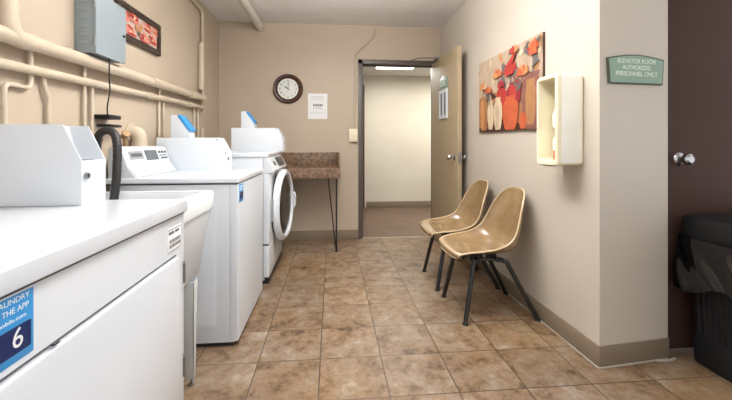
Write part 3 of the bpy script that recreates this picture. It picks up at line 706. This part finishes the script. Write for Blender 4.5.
poly(bm, pf, [(0, 0), (1, 0), (1, 1), (0, 1)], 0, 0)
L_ = 1
for cu, cv in ((0.08, 0.3), (0.16, 0.72), (0.28, 0.25), (0.72, 0.75), (0.85, 0.35), (0.93, 0.8), (0.62, 0.25), (0.35, 0.8)):
    for k in range(6):
        a = k*PI/3+random.random(); blob(bm, pf, cu+0.05*math.cos(a), cv+0.13*math.sin(a), 0.045, 0.11, L_, random.choice([1, 2, 2, 1]), a*0.3); L_ += 1
    blob(bm, pf, cu, cv, 0.02, 0.06, L_, 5); L_ += 1
for cu, cv in ((0.48, 0.45), (0.52, 0.62), (0.46, 0.3), (0.4, 0.5)):
    blob(bm, pf, cu, cv, 0.035, 0.1, L_, random.choice([3, 4])); L_ += 1
link('print', bm, pm, fp, smooth=0)

# ------------------------------------------------------------------ canvas painting on right wall
py0, py1, pz0, pz1 = 2.15, 3.09, 1.190, 1.780
cv = thing('canvas_painting', 'unframed canvas painting of orange and cream vases with red flowers', 'painting', (xr(2.64), 2.64, pz0))
def cf(u, v, l):        # u: 0 = far end (left as seen), 1 = near end
    y_ = py1+(py0-py1)*u; return Vector((xr(y_)-0.016-l, y_, pz0+(pz1-pz0)*v))
bm = prism([(xr(py0)-0.016, py0), (xr(py0)-0.0005, py0), (xr(py1)-0.0005, py1), (xr(py1)-0.016, py1)], 'z', pz0, pz1, 0.002)
link('canvas', bm, 'p_dk', cv)
bm = bmesh.new()
keys = ['bg', 'bg2', 'tan', 'creamv', 'orange', 'lorange', 'red', 'crimson', 'leaf', 'plum', 'dk']
K = {k: i for i, k in enumerate(keys)}
poly(bm, cf, [(0, 0), (1, 0), (1, 1), (0, 1)], 0, K['bg'])
L_ = 1
def bl(cu, cv_, ru, rv, k, rot=0, jit=0.12, n=14):
    global L_
    blob(bm, cf, cu, cv_, ru, rv, L_, K[k], rot, n, jit); L_ += 1
def pl(pts, k):
    global L_
    poly(bm, cf, pts, L_, K[k]); L_ += 1
pl([(0, 0), (1, 0), (1, 0.5), (0.8, 0.56), (0.5, 0.5), (0.2, 0.52), (0, 0.48)], 'bg2')
pl([(0, 0), (1, 0), (1, 0.06), (0.5, 0.09), (0, 0.06)], 'dk')
for k in range(26):
    bl(random.uniform(0, 1), random.uniform(0.1, 0.62), 0.03, 0.07, random.choice(['tan', 'plum', 'dk', 'bg', 'leaf', 'crimson']), random.random(), 0.3)
for k in range(24):
    bl(random.uniform(0, 1), random.uniform(0.5, 1), random.uniform(.01, .04), random.uniform(.03, .09), random.choice(['bg', 'bg', 'creamv', 'tan', 'lorange', 'plum', 'bg']), random.uniform(-.5, .5), 0.35)
def vase(u0, u1, v0, v1, k, neck=0.55):
    c = (u0+u1)/2; h = (u1-u0)/2; H = v1-v0; pts = []
    prof = [(0.55, 0), (0.75, .12), (0.95, .35), (1.0, .6), (0.9, .78), (neck, .9), (neck+0.12, 1.0)]
    pts = [(c+h*a, v0+H*b) for a, b in prof]+[(c-h*a, v0+H*b) for a, b in prof[::-1]]
    pl(pts, k)
vase(0.03, 0.19, 0.02, 0.50, 'tan', 0.7); vase(0.05, 0.12, 0.05, 0.44, 'lorange', 0.7)
vase(0.76, 1.0, 0.0, 0.62, 'plum', 0.7); vase(0.80, 0.93, 0.05, 0.55, 'tan', 0.7)
vase(0.36, 0.53, 0.28, 0.56, 'red'); vase(0.53, 0.74, 0.28, 0.58, 'crimson'); vase(0.57, 0.68, 0.33, 0.55, 'red')
vase(0.19, 0.31, 0.03, 0.42, 'creamv'); vase(0.31, 0.46, 0.02, 0.44, 'creamv'); vase(0.34, 0.41, 0.05, 0.34, 'bg')
vase(0.46, 0.71, 0.01, 0.42, 'orange', 0.5); vase(0.72, 0.82, 0.01, 0.20, 'orange', 0.5)
def stem(u0, v0, u1, v1, w_=0.006): pl([(u0-w_, v0), (u0+w_, v0), (u1+w_, v1), (u1-w_, v1)], 'leaf')
for a in ((0.1, 0.5, 0.12, 0.66), (0.42, 0.55, 0.38, 0.72), (0.6, 0.55, 0.58, 0.75), (0.78, 0.6, 0.78, 0.7), (0.9, 0.6, 0.9, 0.85), (0.24, 0.36, 0.22, 0.6)): stem(*a)
for cu, cv_ in ((0.48, 0.62), (0.68, 0.72), (0.5, 0.78), (0.94, 0.72), (0.2, 0.5), (0.7, 0.5), (0.96, 0.9), (0.84, 0.9)):
    for k in range(3): bl(cu+random.uniform(-.03, .03), cv_+random.uniform(-.04, .04), 0.018, 0.05, 'leaf', random.uniform(-1, 1), 0.2)
def flower(cu, cv_, s, cols):
    for k in range(6):
        a = PI*(0.1+0.8*k/5); bl(cu+s*0.6*math.cos(a), cv_+s*0.9*math.sin(a), s*0.33, s*0.75, random.choice(cols), -(PI/2-a)*0.9 if False else (a-PI/2), 0.15)
flower(0.38, 0.70, 0.065, ['orange', 'lorange']); flower(0.59, 0.70, 0.085, ['red', 'orange', 'red']); flower(0.77, 0.62, 0.07, ['lorange', 'lorange', 'orange'])
flower(0.91, 0.85, 0.06, ['orange', 'red', 'lorange']); flower(0.22, 0.53, 0.06, ['red', 'orange', 'lorange']); flower(0.12, 0.60, 0.06, ['lorange', 'creamv'])
pl([(0.52, 0.66), (0.66, 0.68), (0.63, 0.78), (0.70, 0.95), (0.58, 0.84), (0.53, 0.74)], 'red'); pl([(0.86, 0.80), (0.96, 0.80), (0.95, 0.97), (0.88, 0.93)], 'orange'); flower(0.45, 0.56, 0.05, ['red', 'crimson']); flower(0.66, 0.92, 0.05, ['lorange', 'red'])
link('picture', bm, ['p_'+k for k in keys], cv, smooth=0)

# ------------------------------------------------------------------ cream open box on the right wall
bx = thing('wall_dispenser', 'open-fronted cream plastic box fixed to the right wall beside the painting', 'wall box', (1.21, 1.855, 0.985))
X0, X1, Y0, Y1, Z0, Z1 = 1.152, xr(1.99)-0.001, 1.808, 1.998, 0.980, 1.464
t = bmesh.new(); T = 0.016
def rr_yz(y0, y1, z0, z1, r, x): return [t.verts.new((x, p[0], p[1])) for p in rrect(y0, y1, z0, z1, r, 5)]
R = [rr_yz(Y0+0.004, Y1-0.004, Z0+0.004, Z1-0.004, 0.022, X1), rr_yz(Y0+0.002, Y1-0.002, Z0+0.002, Z1-0.002, 0.022, X0+0.03), rr_yz(Y0, Y1, Z0, Z1, 0.024, X0+0.022), rr_yz(Y0, Y1, Z0, Z1, 0.024, X0+0.006),
     rr_yz(Y0+0.005, Y1-0.005, Z0+0.005, Z1-0.005, 0.022, X0), rr_yz(Y0+T, Y1-T, Z0+T+0.008, Z1-T-0.004, 0.014, X0+0.001), rr_yz(Y0+T+0.002, Y1-T-0.002, Z0+T+0.01, Z1-T-0.006, 0.012, X0+0.006), rr_yz(Y0+T+0.004, Y1-T-0.004, Z0+T+0.012, Z1-T-0.008, 0.012, X1-0.012)]
for A, B in zip(R, R[1:]):
    for k in range(len(A)): t.faces.new((A[k], A[(k+1) % len(A)], B[(k+1) % len(A)], B[k]))
t.faces.new(R[0][::-1]); t.faces.new(R[-1])
link('shell', t, 'cream', bx)
link('side_panel', prism(rrect(X0+0.028, X1-0.010, Z0+0.014, Z1-0.014, 0.008), 'y', Y0-0.0005, Y0+0.006, 0.002), 'creamside', bx)
link('bracket', box(X0+0.01, X0+0.03, 1.87, 1.95, 0.974, 0.985, 0.003), 'steel', bx)
bt = thing('soap_bottle', 'white bottle standing inside the open cream wall box', 'bottle', (1.19, 1.87, Z0+T+0.012))
zb = Z0+T+0.0125
link('bottle_body', lathe([(0, 0.05), (0.022, 0.05), (0.026, 0.06), (0.026, 0.11), (0.014, 0.13), (0.014, 0.17), (0.026, 0.18), (0.028, 0.25), (0.020, 0.27), (0.010, 0.30), (0, 0.30)], axis_m((1.235, 1.925, zb), (0, 0, 1)), 24), 'creamside', bt)
link('bottle_base', lathe([(0, 0.0), (0.022, 0.0), (0.023, 0.006), (0.023, 0.05), (0, 0.05)], axis_m((1.235, 1.925, zb), (0, 0, 1)), 24), 'orangeb', bt)

# ------------------------------------------------------------------ green sign
sd = Vector((1.712-XC, 0.045, 0)).normalized(); sn = Vector((sd.y, -sd.x, 0))
def sp_(x, z, off): 
    b = Vector((XC, YC, 0))+sd*(x-XC)/sd.x; return Vector((b.x, b.y, z))+sn*off
def wedge(pts, o0, o1, name, m, par, inset=0.0):
    t = bmesh.new(); A = [t.verts.new(sp_(p[0], p[1], o0)) for p in pts]
    cx = sum(p[0] for p in pts)/len(pts); cz = sum(p[1] for p in pts)/len(pts)
    B = [t.verts.new(sp_(p[0]+(cx-p[0])*inset*0.4, p[1]+(cz-p[1])*inset, o1)) for p in pts]; n = len(pts)
    t.faces.new(A); t.faces.new(B[::-1])
    for i in range(n): t.faces.new((A[i], A[(i+1) % n], B[(i+1) % n], B[i]))
    return link(name, t, m, par, smooth=20)
def signpts(g):
    x0, x1, zb_, zs_, zt_ = 1.340+g, 1.676-g, 1.392+g, 1.520-g, 1.540-g
    out = [(x0+0.010, zb_), (x1-0.008, zb_)]
    for i in range(13):
        s = i/12; out.append((x1+(x0-x1)*s, zs_+(zt_-zs_)*math.sin(PI*s)))
    return out
sg = thing('wall_sign', 'sage green arched-top elevator room sign on the wall by the brown door', 'sign', (1.51, YC, 1.39))
wedge(signpts(0), 0.0003, 0.012, 'border', 'sign_edge', sg, 0.02)
pnl = wedge(signpts(0.0065), 0.008, 0.0135, 'panel', 'sign', sg, 0.01)
for s, z, wd in (('ELEVATOR ROOM', 1.5045, 0.225), ('AUTHORIZED', 1.4735, 0.170), ('PERSONNEL ONLY', 1.4425, 0.250)):
    text('lettering', s, sp_(1.508, z, 0.0137), sd, (0, 0, 1), 0.031, 'sign_ink', pnl, 0.0006, 0.0006, width=wd)

# ------------------------------------------------------------------ shell chairs
def shell_chair():
    root = bpy.data.objects.new('shell_chair', None); C.objects.link(root)
    # centre line and side edge, each (x towards the front, z), and half widths
    cc = [(0.256, 0.383), (0.262, 0.402), (0.250, 0.417), (0.19, 0.424), (0.10, 0.416), (0.0, 0.405), (-0.080, 0.404), (-0.132, 0.422), (-0.166, 0.470), (-0.186, 0.545), (-0.201, 0.620), (-0.216, 0.690), (-0.230, 0.748), (-0.239, 0.782), (-0.243, 0.797)]
    ee = [(0.236, 0.392), (0.240, 0.408), (0.228, 0.422), (0.175, 0.436), (0.105, 0.444), (0.035, 0.454), (-0.030, 0.472), (-0.080, 0.505), (-0.112, 0.552), (-0.135, 0.608), (-0.156, 0.662), (-0.180, 0.712), (-0.206, 0.755), (-0.228, 0.784), (-0.240, 0.796)]
    hw = [0.165, 0.186, 0.200, 0.220, 0.232, 0.236, 0.236, 0.234, 0.226, 0.212, 0.194, 0.172, 0.143, 0.104, 0.060]
    cs_ = smoothpath([(p[0], p[1], w_) for p, w_ in zip(cc, hw)], 4); es_ = smoothpath([(p[0], p[1], 0) for p in ee], 4)
    n = 25; grid = []; t = bmesh.new()
    for c_, e_ in zip(cs_, es_):
        row = []
        for j in range(n):
            s_ = -1+2*j/(n-1); k = abs(s_)**2.4
            row.append(Vector((c_.x+(e_.x-c_.x)*k, c_.z*math.sin(s_*PI/2*0.85)/math.sin(PI/2*0.85), c_.y+(e_.y-c_.y)*k)))
        grid.append(row)
    V = [[t.verts.new(c) for c in row] for row in grid]
    for i in range(len(V)-1):
        for j in range(n-1): t.faces.new((V[i][j], V[i][j+1], V[i+1][j+1], V[i+1][j]))
    bmesh.ops.recalc_face_normals(t, faces=t.faces)
    bmesh.ops.solidify(t, geom=t.faces[:], thickness=0.005)
    link('shell', t, 'shell', root, smooth=60)
    edge = [r[0] for r in grid]+grid[-1][1:-1]+[r[-1] for r in grid[::-1]]+grid[0][1:-1][::-1]
    link('rim', tube(edge, 0.0052, 8, closed=True), 'shellrim', root)
    r = 0.0148; zt = 0.362
    tops = {(1, 1): (0.13, 0.155), (1, -1): (0.13, -0.155), (-1, 1): (-0.07, 0.165), (-1, -1): (-0.07, -0.165)}
    feet = {(1, 1): (0.205, 0.205), (1, -1): (0.205, -0.205), (-1, 1): (-0.262, 0.205), (-1, -1): (-0.262, -0.205)}
    for k in tops:
        a, b = tops[k], feet[k]
        inner = (a[0]+(0.05 if k[0] < 0 else -0.03), a[1]*0.75)
        pts = smoothpath([(inner[0], inner[1], zt+0.005), (a[0]+(b[0]-a[0])*-0.04, a[1], zt), (a[0]+(b[0]-a[0])*0.08, a[1]+(b[1]-a[1])*0.08, zt-0.025), (b[0], b[1], 0.006)], 6)
        lg = link('leg', tube(pts, r, 12), 'metalblk', root)
        link('foot_glide', lathe([(0, 0), (0.019, 0), (0.020, 0.005), (0.012, 0.012), (0, 0.012)], axis_m((b[0], b[1], 0), (0, 0, 1)), 16), 'black', lg)
    bm = tube([(0.10, -0.15, zt+0.004), (0.10, 0.15, zt+0.004)], 0.011, 10); tube([(-0.02, -0.155, zt+0.004), (-0.02, 0.155, zt+0.004)], 0.011, 10, bm=bm)
    for s in (-1, 1): tube([(0.13, s*0.13, zt+0.004), (-0.05, s*0.13, zt+0.004)], 0.010, 10, bm=bm)
    link('seat_frame', bm, 'metalblk', root)
    for x, y_ in ((0.10, 0.10), (0.10, -0.10), (-0.02, 0.10), (-0.02, -0.10)):
        link('shock_mount', lathe([(0, 0), (0.018, 0), (0.018, 0.038), (0, 0.038)], axis_m((x, y_, zt+0.004), (0, 0, 1)), 12), 'black', root)
    return root
def dup(root):
    r = root.copy(); C.objects.link(r)
    for ch in list(root.children):
        c = ch.copy(); C.objects.link(c); c.parent = r
        for g in ch.children:
            d = g.copy(); C.objects.link(d); d.parent = c
    return r
c1 = shell_chair(); c2 = dup(c1)
c1.location = (1.005, 2.385, 0); c1.rotation_euler = (0, 0, PI+0.02)
tag(c1, 'tan moulded shell chair nearer the camera, against the right wall', 'chair', 'shell chairs along the right wall')
c2.location = (0.990, 2.905, 0); c2.rotation_euler = (0, 0, PI-0.01)
tag(c2, 'tan moulded shell chair farther from camera, beside the open door', 'chair', 'shell chairs along the right wall')

# ------------------------------------------------------------------ trash bin with liner
tb = thing('trash_bin', 'tall black ribbed trash bin with a lid in front of the brown door', 'trash bin', (2.04, 1.45, 0))
def ringz(t, x0, x1, y0, y1, z, r=0.03, n=4): return [t.verts.new((p[0], p[1], z)) for p in rrect(x0, x1, y0, y1, r, n)]
def loft(t, R, cap0=True, cap1=True):
    for A, B in zip(R, R[1:]):
        for k in range(len(A)): t.faces.new((A[k], A[(k+1) % len(A)], B[(k+1) % len(A)], B[k]))
    if cap0: t.faces.new(R[0][::-1])
    if cap1: t.faces.new(R[-1])
t = bmesh.new()
bx0, bx1, by0, by1 = 1.815, 2.28, 1.14, 1.722
loft(t, [ringz(t, bx0+0.008, bx1, by0, by1, 0.0), ringz(t, bx0, bx1, by0, by1, 0.01), ringz(t, bx0-0.004, bx1, by0, by1, 0.10), ringz(t, bx0+0.004, bx1, by0, by1, 0.125),
         ringz(t, bx0+0.010, bx1, by0, by1, 0.15), ringz(t, bx0-0.006, bx1, by0-0.01, by1+0.005, 0.40), ringz(t, bx0-0.022, bx1+0.01, by0-0.02, by1+0.01, 0.62)])
bb = link('bin_body', t, 'black', tb)
bm = bmesh.new()
for i in range(19):
    yy = by0+0.04+i*(by1-by0-0.08)/18
    tube([(bx0+0.012, yy, 0.155), (bx0-0.004, yy, 0.40), (bx0-0.010, yy, 0.46)], 0.008, 8, bm=bm)
link('ribs', bm, 'black', bb)
t = bmesh.new()
lx0, lx1, ly_0, ly_1 = 1.784, 2.32, 1.10, 1.762
loft(t, [ringz(t, lx0+0.004, lx1, ly_0, ly_1, 0.625), ringz(t, lx0, lx1, ly_0, ly_1, 0.635), ringz(t, lx0+0.006, lx1, ly_0, ly_1-0.004, 0.715), ringz(t, lx0+0.014, lx1-0.01, ly_0+0.01, ly_1-0.012, 0.730), ringz(t, lx0+0.05, lx1-0.04, ly_0+0.05, ly_1-0.05, 0.742)])
link('lid', t, 'black', tb)
# liner: folded skirt hanging from the rim
t = bmesh.new(); R = []
N = 320
def per(x0, x1, y0, y1, s):
    a, b = x1-x0, y1-y0; q = s*(2*a+2*b)
    if q < b: return Vector((x0, y0+q)), Vector((-1, 0))
    q -= b
    if q < a: return Vector((x0+q, y1)), Vector((0, 1))
    q -= a
    if q < b: return Vector((x1, y1-q)), Vector((1, 0))
    return Vector((x1-(q-b), y0)), Vector((0, -1))
levels = 20
for l in range(levels):
    f = l/(levels-1); ring = []
    for k in range(N):
        s = k/N; p, nn = per(lx0+0.006, lx1-0.006, ly_0+0.006, ly_1-0.002, s)
        drop = 0.245+0.03*math.sin(s*23+1)+0.012*math.sin(s*61)
        fold = (0.007*math.sin(s*105+f*7)+0.0022*math.sin(s*210+f*13)+0.004*math.sin(s*44-f*4)) * min(1, f*2.5)
        flare = 0.016*math.sin(f*PI*0.62)
        nn = nn if nn.y <= 0 else Vector((0, 0.0))
        p = p+nn*(fold+flare+0.012*f+0.012)
        z = 0.628-drop*f
        ring.append(t.verts.new((p.x, p.y, z)))
    R.append(ring)
loft(t, R, False, False)
lb = link('liner', t, 'bag', tb, smooth=80)
tag(lb, 'shiny black plastic liner folded over the rim')

# ------------------------------------------------------------------ lights
def area(name, loc, sx, sy, power, col=(1, 0.975, 0.94), rot=(0, 0, 0)):
    l = bpy.data.lights.new(name, 'AREA'); l.shape = 'RECTANGLE'; l.size = sx; l.size_y = sy; l.energy = power; l.color = col
    o = bpy.data.objects.new(name, l); C.objects.link(o); o.location = loc; o.rotation_euler = rot; return o
def fill_point(name, loc, rad, power, col=(1, 0.99, 0.97)):
    l = bpy.data.lights.new(name, 'POINT'); l.shadow_soft_size = rad; l.energy = power; l.color = col
    o = bpy.data.objects.new(name, l); C.objects.link(o); o.location = loc; return o
area('ceiling_lamp', (0.15, 1.9, ZC-0.03), 0.35, 1.25, 17, (1, 0.99, 0.97))
area('ceiling_lamp_rear', (0.3, 0.0, ZC-0.03), 1.4, 1.2, 18, (1, 0.99, 0.97))
area('ceiling_fill_area', (0.15, 1.9, 2.12), 0.5, 1.3, 85, (1, 0.99, 0.98), (PI, 0, 0)); fill_point('ceiling_fill_point', (0.15, 1.7, 2.22), 0.14, 4); fill_point('ceiling_fill_point', (0.2, 2.7, 2.26), 0.12, 10)  # unseen fill lights added to brighten the ceiling, no such fixtures here
area('hall_lamp', (0.92, 5.35, 2.18), 0.5, 0.18, 20, (1, 0.98, 0.92))
area('hall_lamp_side', (2.2, 5.5, 2.2), 0.6, 0.3, 38, (1, 0.98, 0.92))

sc = bpy.context.scene
w_ = bpy.data.worlds.new('world'); sc.world = w_; w_.use_nodes = True
w_.node_tree.nodes['Background'].inputs[0].default_value = (0.98, 0.99, 1.0, 1); w_.node_tree.nodes['Background'].inputs[1].default_value = 1.35
sc.view_settings.view_transform = 'Standard'; sc.view_settings.look = 'None'; sc.view_settings.gamma = 1; sc.view_settings.use_curve_mapping = False
sc.view_settings.exposure = -0.12
